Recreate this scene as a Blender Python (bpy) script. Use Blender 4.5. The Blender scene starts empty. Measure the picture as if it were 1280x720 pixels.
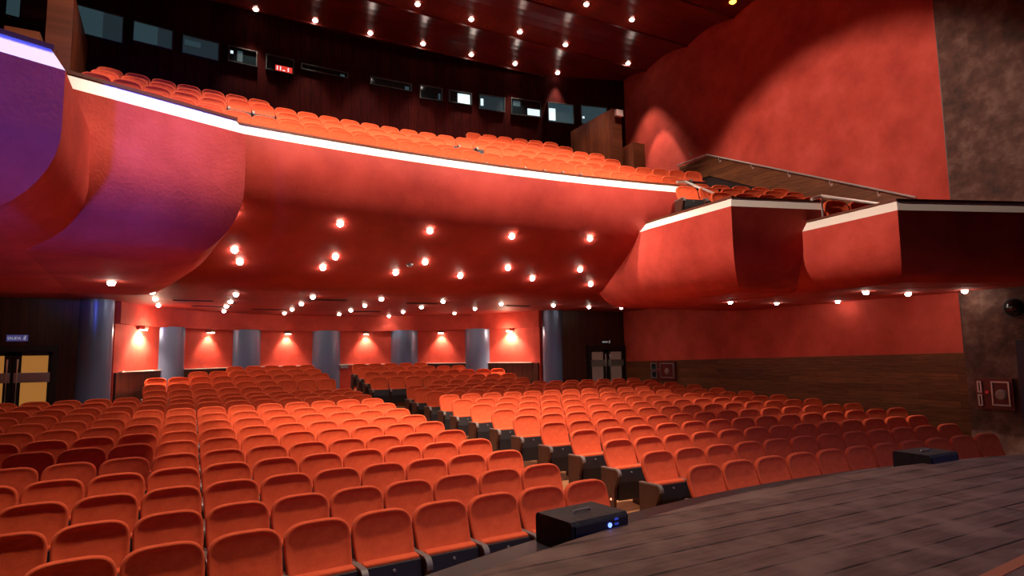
import bpy, bmesh, math, random
from mathutils import Vector, Matrix
random.seed(7)
PI = math.pi
sin, cos, sqrt = math.sin, math.cos, math.sqrt
SC = bpy.context.scene
COL = SC.collection
ZC = 2.23            # camera height above the floor at the front row

# ---------------------------------------------------------------- materials
def mat(name):
    m = bpy.data.materials.new(name); m.use_nodes = True
    nt = m.node_tree; b = nt.nodes['Principled BSDF']
    return m, nt, b
def N(nt, t, **kw):
    n = nt.nodes.new(t)
    for k, v in kw.items(): setattr(n, k, v)
    return n
def plain(name, c, rough=0.5, metal=0.0, emit=None, es=0.0, spec=None):
    m, nt, b = mat(name)
    b.inputs['Base Color'].default_value = (*c, 1)
    b.inputs['Roughness'].default_value = rough
    b.inputs['Metallic'].default_value = metal
    if spec is not None: b.inputs['Specular IOR Level'].default_value = spec
    if emit:
        b.inputs['Emission Color'].default_value = (*emit, 1)
        b.inputs['Emission Strength'].default_value = es
    return m
def mottled(name, c1, c2, scale=2.0, rough=0.8, bump=0.15, detail=8.0, stretch=(1, 1, 1), c3=None, spec=0.3, lo=0.3, hi=0.7, bscale=30):
    m, nt, b = mat(name)
    tc = N(nt, 'ShaderNodeTexCoord'); mp = N(nt, 'ShaderNodeMapping')
    mp.inputs['Scale'].default_value = stretch
    nt.links.new(tc.outputs['Object'], mp.inputs['Vector'])
    n = N(nt, 'ShaderNodeTexNoise'); n.inputs['Scale'].default_value = scale
    n.inputs['Detail'].default_value = detail; n.inputs['Roughness'].default_value = 0.62
    nt.links.new(mp.outputs['Vector'], n.inputs['Vector'])
    r = N(nt, 'ShaderNodeValToRGB')
    r.color_ramp.elements[0].position = lo; r.color_ramp.elements[0].color = (*c1, 1)
    r.color_ramp.elements[1].position = hi; r.color_ramp.elements[1].color = (*c2, 1)
    if c3:
        e = r.color_ramp.elements.new((lo + hi) / 2); e.color = (*c3, 1)
    nt.links.new(n.outputs['Fac'], r.inputs['Fac'])
    nt.links.new(r.outputs['Color'], b.inputs['Base Color'])
    b.inputs['Roughness'].default_value = rough
    b.inputs['Specular IOR Level'].default_value = spec
    n2 = N(nt, 'ShaderNodeTexNoise'); n2.inputs['Scale'].default_value = bscale; n2.inputs['Detail'].default_value = 4
    nt.links.new(mp.outputs['Vector'], n2.inputs['Vector'])
    bp = N(nt, 'ShaderNodeBump'); bp.inputs['Strength'].default_value = bump; bp.inputs['Distance'].default_value = 0.02
    nt.links.new(n2.outputs['Fac'], bp.inputs['Height'])
    nt.links.new(bp.outputs['Normal'], b.inputs['Normal'])
    return m
def planks(name, c1, c2, gap, axis_u, axis_v, length, width, rough=0.45, mortar=0.012, spec=0.4, bump=0.3, extra=None, offset=0.5):
    """boards running along axis_u (object axis letters), laid across axis_v"""
    m, nt, b = mat(name)
    tc = N(nt, 'ShaderNodeTexCoord'); sp = N(nt, 'ShaderNodeSeparateXYZ'); cb = N(nt, 'ShaderNodeCombineXYZ')
    nt.links.new(tc.outputs['Object'], sp.inputs[0])
    nt.links.new(sp.outputs[axis_u.upper()], cb.inputs['X']); nt.links.new(sp.outputs[axis_v.upper()], cb.inputs['Y'])
    br = N(nt, 'ShaderNodeTexBrick'); br.offset = offset
    br.inputs['Color1'].default_value = (*c1, 1); br.inputs['Color2'].default_value = (*c2, 1)
    br.inputs['Mortar'].default_value = (*gap, 1); br.inputs['Scale'].default_value = 1.0
    br.inputs['Brick Width'].default_value = length; br.inputs['Row Height'].default_value = width
    br.inputs['Mortar Size'].default_value = mortar * 0.5; br.inputs['Bias'].default_value = 0.0
    br.inputs['Mortar Smooth'].default_value = 0.2
    nt.links.new(cb.outputs[0], br.inputs['Vector'])
    mp = N(nt, 'ShaderNodeMapping'); mp.inputs['Scale'].default_value = (0.9, 14, 1)
    nt.links.new(cb.outputs[0], mp.inputs['Vector'])
    n = N(nt, 'ShaderNodeTexNoise'); n.inputs['Scale'].default_value = 2.2; n.inputs['Detail'].default_value = 8; n.inputs['Roughness'].default_value = .7
    nt.links.new(mp.outputs[0], n.inputs['Vector'])
    r = N(nt, 'ShaderNodeValToRGB')
    r.color_ramp.elements[0].position = .3; r.color_ramp.elements[0].color = (.35, .35, .35, 1)
    r.color_ramp.elements[1].position = .75; r.color_ramp.elements[1].color = (1.35, 1.3, 1.3, 1)
    nt.links.new(n.outputs['Fac'], r.inputs['Fac'])
    mx = N(nt, 'ShaderNodeMix', data_type='RGBA', blend_type='MULTIPLY'); mx.inputs['Factor'].default_value = 1
    nt.links.new(br.outputs['Color'], mx.inputs[6]); nt.links.new(r.outputs['Color'], mx.inputs[7])
    out = mx.outputs[2]
    if extra:   # large worn patches of a second colour
        n3 = N(nt, 'ShaderNodeTexNoise'); n3.inputs['Scale'].default_value = extra[1]; n3.inputs['Detail'].default_value = 6
        nt.links.new(tc.outputs['Object'], n3.inputs['Vector'])
        r3 = N(nt, 'ShaderNodeValToRGB'); r3.color_ramp.elements[0].position = .45; r3.color_ramp.elements[1].position = .72
        r3.color_ramp.elements[0].color = (0, 0, 0, 1); r3.color_ramp.elements[1].color = (1, 1, 1, 1)
        nt.links.new(n3.outputs['Fac'], r3.inputs['Fac'])
        m3 = N(nt, 'ShaderNodeMix', data_type='RGBA', blend_type='MIX')
        nt.links.new(r3.outputs['Color'], m3.inputs[0]); nt.links.new(out, m3.inputs[6]); m3.inputs[7].default_value = (*extra[0], 1)
        out = m3.outputs[2]
    nt.links.new(out, b.inputs['Base Color'])
    b.inputs['Roughness'].default_value = rough; b.inputs['Specular IOR Level'].default_value = spec
    bp = N(nt, 'ShaderNodeBump'); bp.inputs['Strength'].default_value = bump; bp.inputs['Distance'].default_value = 0.01
    nt.links.new(br.outputs['Fac'], bp.inputs['Height']); bp.invert = True
    nt.links.new(bp.outputs['Normal'], b.inputs['Normal'])
    return m

M = {}
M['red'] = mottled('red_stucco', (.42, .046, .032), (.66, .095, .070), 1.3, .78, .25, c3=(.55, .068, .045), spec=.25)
M['red_soffit'] = mottled('red_stucco_soffit', (.27, .022, .015), (.35, .032, .021), .8, .38, .05, spec=.45)
M['lip'] = plain('cream_paint', (.93, .87, .78), .5)
M['rail'] = plain('dark_wood_rail', (.12, .035, .02), .35)
M['fabric'] = mottled('orange_red_velour', (.62, .080, .026), (.74, .115, .038), 14, .85, .3, spec=.2, bscale=260)
M['fabric'].node_tree.nodes['Principled BSDF'].inputs['Sheen Weight'].default_value = .22
M['fabric'].node_tree.nodes['Principled BSDF'].inputs['Sheen Roughness'].default_value = .4
M['fabric'].node_tree.nodes['Principled BSDF'].inputs['Sheen Tint'].default_value = (1, .55, .4, 1)
M['black'] = plain('black_plastic', (.012, .012, .014), .45)
M['armpad'] = plain('grey_arm_pad', (.16, .14, .13), .35)
M['panelbrown'] = mottled('brown_veneer', (.045, .018, .012), (.075, .03, .02), 6, .5, .05, stretch=(1, 1, .2))
M['tag'] = plain('pale_seat_tag', (.22, .22, .24), .4)
M['darkwood'] = planks('dark_wall_boards', (.050, .014, .009), (.085, .026, .014), (.008, .003, .002), 'z', 'x', 6, .16, rough=.42, spec=.4)
M['boothwood'] = planks('booth_wall_boards', (.042, .004, .004), (.062, .006, .005), (.008, .001, .001), 'z', 'x', 8, .3, rough=.8, spec=.05)
M['sidewood'] = planks('side_wall_planks', (.14, .045, .017), (.23, .082, .030), (.07, .022, .009), 'y', 'z', 1.6, .14, rough=.5, spec=.3, mortar=.006)
M['parapetwood'] = planks('parapet_boards', (.16, .040, .016), (.26, .075, .028), (.05, .012, .006), 'z', 'y', 5, .22, rough=.45)
M['ceiling'] = planks('ceiling_veneer', (.17, .018, .012), (.22, .026, .016), (.06, .006, .004), 'y', 'x', 3, .55, rough=.30, spec=.5, mortar=.008, bump=.1)
M['floor'] = planks('aisle_boards', (.42, .20, .09), (.52, .26, .12), (.2, .08, .04), 'x', 'y', 1.2, .12, rough=.4, mortar=.006)
M['stage'] = planks('stage_boards', (.095, .056, .046), (.165, .098, .076), (.010, .006, .006), 'x', 'y', 7.0, .20, rough=.62, spec=.3, mortar=.018, extra=((.165, .105, .085), 3.5), bump=.6)
M['darkfloor_and_shade'] = plain('dark_carpet_and_shade', (.02, .008, .008), .95)
M['stone'] = mottled('brown_slate', (.035, .018, .014), (.22, .125, .098), 3.2, .7, .6, c3=(.11, .045, .032), lo=.25, hi=.75, bscale=12)
M['column'] = plain('blue_grey_metal', (.14, .21, .36), .30, .35)  # blue-grey metal, its blue deepened to include the stage light's reflection
M['alu'] = plain('brushed_aluminium', (.55, .56, .58), .35, .9)
M['glass'] = plain('dark_window_glass', (.010, .022, .028), .08, 0, spec=.8)
M['booth_teal'] = plain('lit_booth_teal', (.02, .05, .06), .5, emit=(.10, .20, .24), es=.22)
M['booth_white'] = plain('lit_booth_white', (.5, .6, .62), .5, emit=(.75, .95, 1), es=1.0)
M['booth_dim'] = plain('dim_booth', (.01, .02, .025), .4, emit=(.05, .09, .11), es=.25)
M['sign_red'] = plain('lit_red_sign', (.5, .02, .02), .5, emit=(1, .06, .04), es=.8)
M['lamp'] = plain('lamp_lens', (1, .95, .85), .5, emit=(1, .88, .72), es=70)
M['lamp_top'] = plain('ceiling_lamp_lens', (1, .9, .8), .5, emit=(1, .86, .76), es=16)
M['lamp_amber'] = plain('amber_lamp_lens', (1, .5, .1), .5, emit=(1, .42, .06), es=5)
M['trimring'] = plain('lamp_ring', (.35, .18, .14), .3, .7)
M['door'] = plain('black_door_frame', (.01, .01, .012), .4)
M['doorglass_warm'] = plain('door_glass_warm_corridor', (.2, .1, .04), .2, emit=(.60, .24, .05), es=.50)
M['doorglass_dim'] = plain('door_glass_dim_corridor', (.12, .08, .07), .15, emit=(.30, .15, .11), es=.16)
M['signblue'] = plain('exit_sign_face', (.1, .1, .2), .4, emit=(.12, .11, .42), es=.3)
M['signwhite'] = plain('exit_sign_letters', (.8, .8, .8), .4, emit=(.8, .85, .9), es=.3)
M['cabred'] = plain('fire_cabinet_red', (.12, .010, .009), .4)
M['blueled'] = plain('blue_led', (.05, .1, .9), .4, emit=(.12, .2, 1), es=3.5)
M['redled'] = plain('red_led', (.9, .05, .05), .4, emit=(1, .25, .15), es=4)
M['rubber'] = mottled('black_speaker_paint', (.012, .012, .014), (.022, .022, .026), 40, .55, .3)
M['steel'] = plain('polished_steel', (.75, .70, .66), .28, .65)
M['bframe'] = plain('booth_window_frame', (.12, .13, .13), .45, .4)
M['vent'] = plain('vent_dark', (.03, .004, .003), .6)

# ---------------------------------------------------------------- helpers
def obj(name, me, m, parent=None, smooth=False, loc=None):
    if isinstance(me, bmesh.types.BMesh):
        bm = me; bmesh.ops.recalc_face_normals(bm, faces=bm.faces); me = bpy.data.meshes.new(name); bm.to_mesh(me); bm.free()
    o = bpy.data.objects.new(name, me); COL.objects.link(o)
    for mm in (m if isinstance(m, (list, tuple)) else [m]): me.materials.append(mm)
    if smooth:
        for p in me.polygons: p.use_smooth = True
    if parent: o.parent = parent
    if loc: o.location = loc
    return o
def struct(o, label=None, cat=None):
    o['kind'] = 'structure'
    if label: o['label'] = label
    if cat: o['category'] = cat
    return o
def tag(o, label, cat, group=None, kind=None):
    o['label'] = label; o['category'] = cat
    if group: o['group'] = group
    if kind: o['kind'] = kind
    return o
def thing(name, label, cat, loc=(0, 0, 0), rz=0, group=None):
    o = bpy.data.objects.new(name, None); COL.objects.link(o); o.empty_display_size = .1
    o.location = loc; o.rotation_euler = (0, 0, rz)
    return tag(o, label, cat, group)
def bx(bm, x0, x1, y0, y1, z0, z1, mi=0):
    vs = [bm.verts.new(p) for p in ((x0, y0, z0), (x1, y0, z0), (x1, y1, z0), (x0, y1, z0), (x0, y0, z1), (x1, y0, z1), (x1, y1, z1), (x0, y1, z1))]
    for f in ((3, 2, 1, 0), (4, 5, 6, 7), (0, 1, 5, 4), (1, 2, 6, 5), (2, 3, 7, 6), (3, 0, 4, 7)):
        fc = bm.faces.new([vs[i] for i in f]); fc.material_index = mi
    return vs
def box(x0, x1, y0, y1, z0, z1, bev=0.0, seg=2):
    bm = bmesh.new(); bx(bm, x0, x1, y0, y1, z0, z1)
    if bev: bmesh.ops.bevel(bm, geom=bm.edges[:], offset=bev, segments=seg, affect='EDGES', profile=.7)
    return bm
def prism(bm, pts, lo, hi, plane='yz', mi=0):
    def P(a, b, c): return (c, a, b) if plane == 'yz' else ((a, b, c) if plane == 'xy' else (a, c, b))
    A = [bm.verts.new(P(a, b, lo)) for a, b in pts]; B = [bm.verts.new(P(a, b, hi)) for a, b in pts]
    n = len(pts)
    bm.faces.new(A[::-1]).material_index = mi; bm.faces.new(B).material_index = mi
    for i in range(n): bm.faces.new((A[i], A[(i + 1) % n], B[(i + 1) % n], B[i])).material_index = mi
def cyl(bm, p0, p1, r0, r1=None, n=16, cap=True):
    p0, p1 = Vector(p0), Vector(p1); r1 = r0 if r1 is None else r1
    d = (p1 - p0).normalized(); u = d.orthogonal().normalized(); v = d.cross(u)
    A = [bm.verts.new(p0 + (u * cos(2 * PI * i / n) + v * sin(2 * PI * i / n)) * r0) for i in range(n)]
    B = [bm.verts.new(p1 + (u * cos(2 * PI * i / n) + v * sin(2 * PI * i / n)) * r1) for i in range(n)]
    for i in range(n): bm.faces.new((A[i], A[(i + 1) % n], B[(i + 1) % n], B[i]))
    if cap: bm.faces.new(A[::-1]); bm.faces.new(B)
def tube(bm, pts, r, n=8):
    pts = [Vector(p) for p in pts]; rings = []
    for i, p in enumerate(pts):
        d = (pts[min(i + 1, len(pts) - 1)] - pts[max(i - 1, 0)]).normalized()
        u = d.cross(Vector((0, 0, 1)));  u = u.normalized() if u.length > 1e-4 else Vector((1, 0, 0)); v = d.cross(u)
        rings.append([bm.verts.new(p + (u * cos(2 * PI * k / n) + v * sin(2 * PI * k / n)) * r) for k in range(n)])
    for a, b in zip(rings, rings[1:]):
        for k in range(n): bm.faces.new((a[k], a[(k + 1) % n], b[(k + 1) % n], b[k]))
    bm.faces.new(rings[0][::-1]); bm.faces.new(rings[-1])
def grid(rows, closed=False):
    """rows of points -> quad sheet"""
    bm = bmesh.new(); V = [[bm.verts.new(p) for p in r] for r in rows]
    for a, b in zip(V, V[1:]):
        for i in range(len(a) - 1): bm.faces.new((a[i], a[i + 1], b[i + 1], b[i]))
    return bm
def fr(a, b, n): return [a + (b - a) * i / n for i in range(n + 1)]
def text_mesh(s, size, name):
    cu = bpy.data.curves.new(name, 'FONT'); cu.body = s; cu.size = size; cu.extrude = .004; cu.align_x = 'CENTER'; cu.align_y = 'CENTER'
    o = bpy.data.objects.new(name, cu); COL.objects.link(o)
    dg = bpy.context.evaluated_depsgraph_get(); me = bpy.data.meshes.new_from_object(o.evaluated_get(dg))
    bpy.data.objects.remove(o); return me

# ---------------------------------------------------------------- hall layout
CS, R1, DR = -38.67, 46.744, .9406        # stalls rows are arcs about (0, CS)
CB = -18.5                                # balcony rows are arcs about (0, CB)
ZT = [-1.310, -1.289, -1.253, -1.214, -1.182, -1.135, -1.099, -1.052, -1.006, -.961, -.924, -.889, -.862, -.768, -.661, -.521, -.403, -.287]
SEATH = .92
FZ = [ZC + z - SEATH for z in ZT]
FZ = [z - FZ[0] for z in FZ]
OFF = ZC + ZT[0] - SEATH
W = 9.3
XS = fr(-W, W, 30)
# stalls floor
def radii():
    out = [(44.0, 0.0), (R1 + .30, 0.0)]
    for k in range(1, 18):
        R = R1 + DR * k
        out += [(R - .62, FZ[k]), (R + .30, FZ[k])] if k > 12 else [(R - .05, FZ[k])]
    out += [(R1 + DR * 17 + 5.5, FZ[17])]
    return out
rows = [[(x, CS + sqrt(R * R - x * x), z) for x in XS] for R, z in radii()]
struct(obj('floor', grid(rows), M['floor']))
# stage
def stage_y(x): return 6.03 - .048 * x * x if abs(x) < 9.3 else 0
ZS = ZC - 1.05
sx = fr(-9.2, 9.2, 60)
bm = bmesh.new()
T = [bm.verts.new((x, stage_y(x), ZS)) for x in sx]; Bv = [bm.verts.new((x, stage_y(x), 0)) for x in sx]
K = [bm.verts.new((x, -6.0, ZS)) for x in sx]
for i in range(60):
    bm.faces.new((T[i], T[i + 1], K[i + 1], K[i])); bm.faces.new((Bv[i], Bv[i + 1], T[i + 1], T[i]))
struct(obj('stage_floor', bm, M['stage']), 'dark worn wooden stage boards with a curved front edge', 'stage')
bm = bmesh.new()     # low ledge in front of the stage edge
L0 = [(x, stage_y(x) + .0) for x in sx]; L1 = [(x, stage_y(x) + .42) for x in sx]
for i in range(60):
    a, b, c, d = L0[i], L0[i + 1], L1[i + 1], L1[i]
    v = [bm.verts.new((*p, ZS - .10)) for p in (a, b, c, d)]; bm.faces.new(v)
    w = [bm.verts.new((*p, z)) for p, z in ((d, ZS - .10), (c, ZS - .10), (c, 0), (d, 0))]; bm.faces.new(w)
struct(obj('stage_ledge', bm, M['door']))
bm = bmesh.new()
prism(bm, [(-9, 3.60), (3, 4.60), (3, 4.54), (-9, 3.54)], ZS - .002, ZS + .006, 'xy')
struct(obj('trim_40', bm, plain('brown_strip', (.30, .10, .05), .5)))

# walls
def sheet(pts): 
    bm = bmesh.new(); bm.faces.new([bm.verts.new(p) for p in pts]); return bm
bm = box(W, W + .2, 9.45, 20.6, -.1, 12.6); struct(obj('wall_right', bm, M['red']))
bm = box(-W - .2, -W, 3.0, 20.6, -.1, 12.6); struct(obj('wall_left', bm, M['red']))
bm = box(W - .10, W + .2, -6, 9.42, -.1, 12.6); struct(obj('wall_right_stone', bm, M['stone']), 'brown mottled stone proscenium wall at the right')
bm = bmesh.new(); prism(bm, [(9.42, 0.2), (20.4, .3), (20.4, ZC - .36), (9.42, ZC - .13)], W - .04, W, 'yz')
struct(obj('trim_1', bm, M['sidewood']))
bm = bmesh.new(); bx(bm, W - .03, W + .02, 9.42, 9.47, 0, 12.4); struct(obj('trim_2', bm, M['black']))
bm = bmesh.new(); prism(bm, [(9.0, 0.2), (20.4, .3), (20.4, ZC - .36), (9.0, ZC - .13)], -W, -W + .04, 'yz')
struct(obj('trim_3', bm, M['sidewood']))

# back wall of the stalls: apse of six red panels between blue-grey half columns
AC, AR, ZTOP, ZBOT, A1, A2 = 19.08, 6.30, ZC + .858, ZC - .346, .299, .140
def apse(a, r=AR, z=0): return (r * sin(a), AC + r * cos(a), z)
FB = FZ[17]
def arcbox(a0, a1, r0, r1, z0, z1, n=12):
    bm = bmesh.new(); S = []
    for a in fr(a0, a1, n):
        S.append([bm.verts.new(apse(a, r, z)) for r, z in ((r0, z0), (r0, z1), (r1, z1), (r1, z0))])
    for s, t in zip(S, S[1:]):
        for k in range(4): bm.faces.new((s[k], s[(k + 1) % 4], t[(k + 1) % 4], t[k]))
    bm.faces.new(S[0][::-1]); bm.faces.new(S[-1]); return bm
AE = 2.5 * (A1 + A2) + A1 / 2
struct(obj('wall_back', arcbox(-AE - .05, AE + .05, AR, AR + .2, -.1, 4.0, 40), M['red']))
tn = 4
for j in range(6):
    c = (j - 2.5) * (A1 + A2)
    if j in (0, 1, 4, 5):
        struct(obj('trim_%d' % tn, arcbox(c - A1 / 2 - A2 * .3, c + A1 / 2 + A2 * .3, AR - .06, AR, .2, ZBOT, 8), M['darkwood'])); tn += 1
    struct(obj('trim_%d' % tn, arcbox(c - A1 / 2, c + A1 / 2, AR - .09, AR, ZBOT - .0, ZBOT + .025, 8), M['lip'])); tn += 1
struct(obj('wall_back_fascia', arcbox(-AE - .07, AE + .07, AR - .16, AR + .15, ZTOP, ZC + 1.6, 40), M['red']))
def column(cx, cy, r, z0, z1, label):
    bm = bmesh.new(); cyl(bm, (cx, cy, z0), (cx, cy, z1), r, n=40, cap=False)
    o = obj('half_column', bm, M['column'], smooth=True); tag(o, label, 'column', 'blue-grey columns of the back wall'); return o
names = ['second blue-grey column from the left, between the first two wall lamps', 'third blue-grey column from the left, partly above the seats', 'tall blue-grey column in the middle of the back wall beside the aisle',
         'blue-grey column right of the middle one, behind the back rows', 'narrow blue-grey column second from the right, beside the brightest wall lamp']
for j in range(5):
    a = (j - 2) * (A1 + A2); p = apse(a, AR + .26)
    column(p[0], p[1], .56, .3, ZTOP + .02, names[j])
column(6.42, 20.55, .33, .2, ZC + 1.6, 'tall blue-grey column beside the right wood-clad wall with the door')
column(-6.42, 20.35, .36, .2, ZC + 1.6, 'tall blue-grey column beside the left wood-clad wall with the door')
bm = box(6.45, W, 20.35, 20.55, -.1, ZC + 1.6); struct(obj('wall_back_right', bm, M['darkwood']))
bm = box(-W, -6.4, 20.2, 20.4, -.1, ZC + 1.6); struct(obj('wall_back_left', bm, M['darkwood']))

# ---- doors with glass leaves
def double_door(n, x0, x1, y, z0, z1, glass, bars):
    d = thing('door_%d' % n, '', 'door', ((x0 + x1) / 2, y, z0)); d['kind'] = 'structure'
    d['label'] = 'black framed double door with glass leaves in the %s wood-clad wall' % ('left' if x0 < 0 else 'right')
    w = (x1 - x0) / 2; h = z1 - z0
    bm = bmesh.new()
    bx(bm, -w, w, -.10, -.01, h - .13, h); bx(bm, -w, -w + .09, -.10, -.01, 0, h - .13); bx(bm, w - .09, w, -.10, -.01, 0, h - .13)
    obj('door_frame', bm, M['door'], d)
    for s in (-1, 1):
        bm = bmesh.new(); a, b = (0.012, w - .095) if s > 0 else (-w + .095, -.012)
        bx(bm, a, a + .14 if s > 0 else a + .07, -.075, -.02, 0, h - .14); bx(bm, b - .07 if s > 0 else b - .14, b, -.075, -.02, 0, h - .14)
        bx(bm, a, b, -.075, -.02, h - .22, h - .14); bx(bm, a, b, -.075, -.02, 0, .2)
        lf = obj('door_leaf', bm, M['door'], d)
        obj('glass_pane', box(a + .07, b - .07, -.05, -.035, .2, h - .22), glass, lf)
        obj('push_plate', box(a + .02, b - .02, -.12, -.078, 1.38, 1.60, .01), M['alu'] if bars else M['armpad'], lf)
        bm = bmesh.new(); px = .09 * s; tube(bm, [(px, -.12, .3), (px, -.13, .5), (px, -.13, h - .4), (px, -.12, h - .3)], .018)
        obj('pull_handle', bm, M['steel'], lf)
    return d
double_door(1, -8.70, -7.10, 20.2, .35, ZC + .315, M['doorglass_warm'], True)
double_door(2, 7.66, 9.27, 20.35, .35, ZC + .21, M['doorglass_dim'], False)
def exit_sign(x, y, z, w, h, label, face):
    t = thing('exit_sign', label, 'sign', (x, y, z))
    bm = box(-w / 2, w / 2, -.05, 0, 0, h, .006); obj('sign_box', bm, face, t)
    me = text_mesh('SALIDA', h * .62, 'letters'); o = obj('sign_letters', me, M['signwhite'], t); o.rotation_euler = (PI / 2, 0, 0)
    o.location = (-w * .13, -.053, h * .45); o.scale = (w * .66 / (h * 2.1), 1, 1)
    bm = bmesh.new()   # running figure pictogram
    fx = w * .37
    cyl(bm, (fx + .01, -.056, h * .8), (fx + .01, -.051, h * .8), h * .09, n=10)
    for a, b in (((.0, .68), (-.02, .42)), ((-.02, .42), (.03, .26)), ((.03, .26), (.0, .12)), ((-.02, .42), (-.06, .24)), ((0, .64), (.05, .5)), ((0, .64), (-.05, .56))):
        cyl(bm, (fx + a[0] * h * 4, -.054, a[1] * h), (fx + b[0] * h * 4, -.054, b[1] * h), h * .045, n=6)
    obj('running_figure', bm, M['signwhite'], t)
exit_sign(-7.86, 20.2, ZC + .42, .38, .14, 'small SALIDA exit sign above the left double door', M['signblue'])
exit_sign(8.47, 20.35, ZC + .27, .38, .13, 'small SALIDA exit sign above the right double door', M['door'])
bm = box(-.14, .14, -.03, 0, 0, .16, .01)
o = obj('wall_socket', bm, M['tag']); o.location = (.62, 25.30, ZC - .46 ); tag(o, 'small white socket plate low on the red back wall beside the aisle', 'socket')

# ---- wall lamps of the apse
for j in range(6):
    a = (j - 2.5) * (A1 + A2); p = apse(a, AR - .17)
    lab = ['leftmost wall lamp, the bright one above the far left red panel', 'second wall lamp from the left', 'third wall lamp from the left', 'third wall lamp from the right, above the aisle end',
           'second wall lamp from the right', 'rightmost wall lamp, very bright beside the right column'][j]
    t = thing('wall_lamp', lab, 'lamp', (p[0], p[1], ZTOP - .10), -a, 'wall lamps over the red panels')
    bm = bmesh.new(); prism(bm, [(.17, .09), (.17, .0), (-.02, .0), (-.05, .04), (-.02, .09)], -.09, .09, 'yz'); obj('lamp_housing', bm, M['trimring'], t)
    big = j in (0, 5)
    bm = bmesh.new(); bx(bm, -.08, .08, -.01, .11, -.02, -.002); obj('lamp_lens', bm, plain('wall_lamp_lens', (1, .9, .8), emit=(1, .85, .62), es=90 if big else 30), t)
    ld = bpy.data.lights.new('wall_lamp_light', 'SPOT'); ld.energy = 380 if big else 150; ld.color = (1, .62, .42); ld.spot_size = 2.3 if big else 1.75; ld.spot_blend = .8; ld.shadow_soft_size = .05
    lo = bpy.data.objects.new('wall_lamp_light', ld); COL.objects.link(lo)
    q = apse(a, AR - .16); lo.location = (q[0], q[1], ZTOP - .15)
    lo.rotation_euler = (.35, 0, -a)
    if big:
        ld = bpy.data.lights.new('wall_lamp_glow', 'POINT'); ld.energy = 34; ld.color = (1, .6, .4); ld.shadow_soft_size = .06
        lo = bpy.data.objects.new('wall_lamp_glow', ld); COL.objects.link(lo); q = apse(a, AR - .38); lo.location = (q[0], q[1], ZTOP - .14)

# ---------------------------------------------------------------- balcony
def by(x, R): return CB + sqrt(R * R - x * x)
ZF = ZC + 3.58
prof = [(0, 0), (0, -.12), (.01, -.28), (.04, -.44), (.09, -.60), (.17, -.77), (.27, -.93), (.40, -1.08), (.58, -1.23), (.80, -1.38), (1.1, -1.56), (1.45, -1.74), (1.8, -1.90), (2.15, -2.03), (2.6, -2.13), (3.2, -2.18), (4.5, -2.18), (8, -2.18), (12.6, -2.18)]
XB = fr(-5.68, 5.68, 40)
XA = fr(-W, -5.68, 8)[:-1] + XB + fr(5.68, W, 8)[1:]
bm = bmesh.new(); V = [[bm.verts.new((x, by(x, 32 + d), ZF + z)) for x in XA] for d, z in prof]
KU = 7
for r in range(len(V) - 1):
    for i in range(len(XA) - 1):
        if r < KU and (XA[i] < -5.69 or XA[i] >= 5.67): continue
        f = bm.faces.new((V[r][i], V[r][i + 1], V[r + 1][i + 1], V[r + 1][i])); f.smooth = True; f.material_index = 1 if r > 9 else 0
for s_ in (-5.68, 5.68):
    pts = [(s_, by(s_, 32 + d), ZF + z) for d, z in prof[:KU + 1]] + [(s_, by(s_, 33.3), ZF - 1.08), (s_, by(s_, 33.3), ZF)]
    bm.faces.new([bm.verts.new(p) for p in pts])
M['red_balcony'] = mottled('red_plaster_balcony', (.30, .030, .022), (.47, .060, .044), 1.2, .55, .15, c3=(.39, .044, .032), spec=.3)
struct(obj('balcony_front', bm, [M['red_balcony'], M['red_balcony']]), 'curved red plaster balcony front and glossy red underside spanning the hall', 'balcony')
def lip(pts, name, lab, h=.18, b=.11, rail=True, endcap=True):
    """cream chamfer band along a plan polyline (outer edge at the bottom), mitred inwards"""
    n = len(pts); nor = []
    for i in range(n):
        ds = []
        if i > 0: ds.append((Vector(pts[i]) - Vector(pts[i - 1])).xy.normalized())
        if i < n - 1: ds.append((Vector(pts[i + 1]) - Vector(pts[i])).xy.normalized())
        ns = [Vector((-d.y, d.x)) for d in ds]
        if len(ns) == 2:
            m = (ns[0] + ns[1]); m = m / max(m.dot(ns[0]), .3)
        else: m = ns[0]
        nor.append(m)
    bm = bmesh.new(); S = []
    for p, m in zip(pts, nor):
        x, y, z = p
        S.append([bm.verts.new(q) for q in ((x, y, z), (x + m.x * b, y + m.y * b, z + h), (x + m.x * (b + .16), y + m.y * (b + .16), z + h), (x + m.x * (b + .16), y + m.y * (b + .16), z - .9), (x + m.x * .02, y + m.y * .02, z - .02))])
    for s, t in zip(S, S[1:]):
        for k in range(5): bm.faces.new((s[k], t[k], t[(k + 1) % 5], s[(k + 1) % 5]))
    if endcap: bm.faces.new(S[0]); bm.faces.new(S[-1][::-1])
    o = struct(obj(name, bm, M['lip']), lab, 'ledge')
    bm = bmesh.new(); S = []
    for p, m in zip(pts, nor):
        x, y, z = p
        S.append([bm.verts.new((x + m.x * u, y + m.y * u, z + v)) for u, v in ((b - .02, h), (b - .02, h + .035), (b + .15, h + .035), (b + .15, h))])
    for s, t in zip(S, S[1:]):
        for k in range(4): bm.faces.new((s[k], t[k], t[(k + 1) % 4], s[(k + 1) % 4]))
    bm.faces.new(S[0]); bm.faces.new(S[-1][::-1])
    obj('hand_rail', bm, M['rail'], o)
    return o
lip([(x, by(x, 32), ZF) for x in XB], 'trim_20', 'cream ledge along the curved balcony front')

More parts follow.
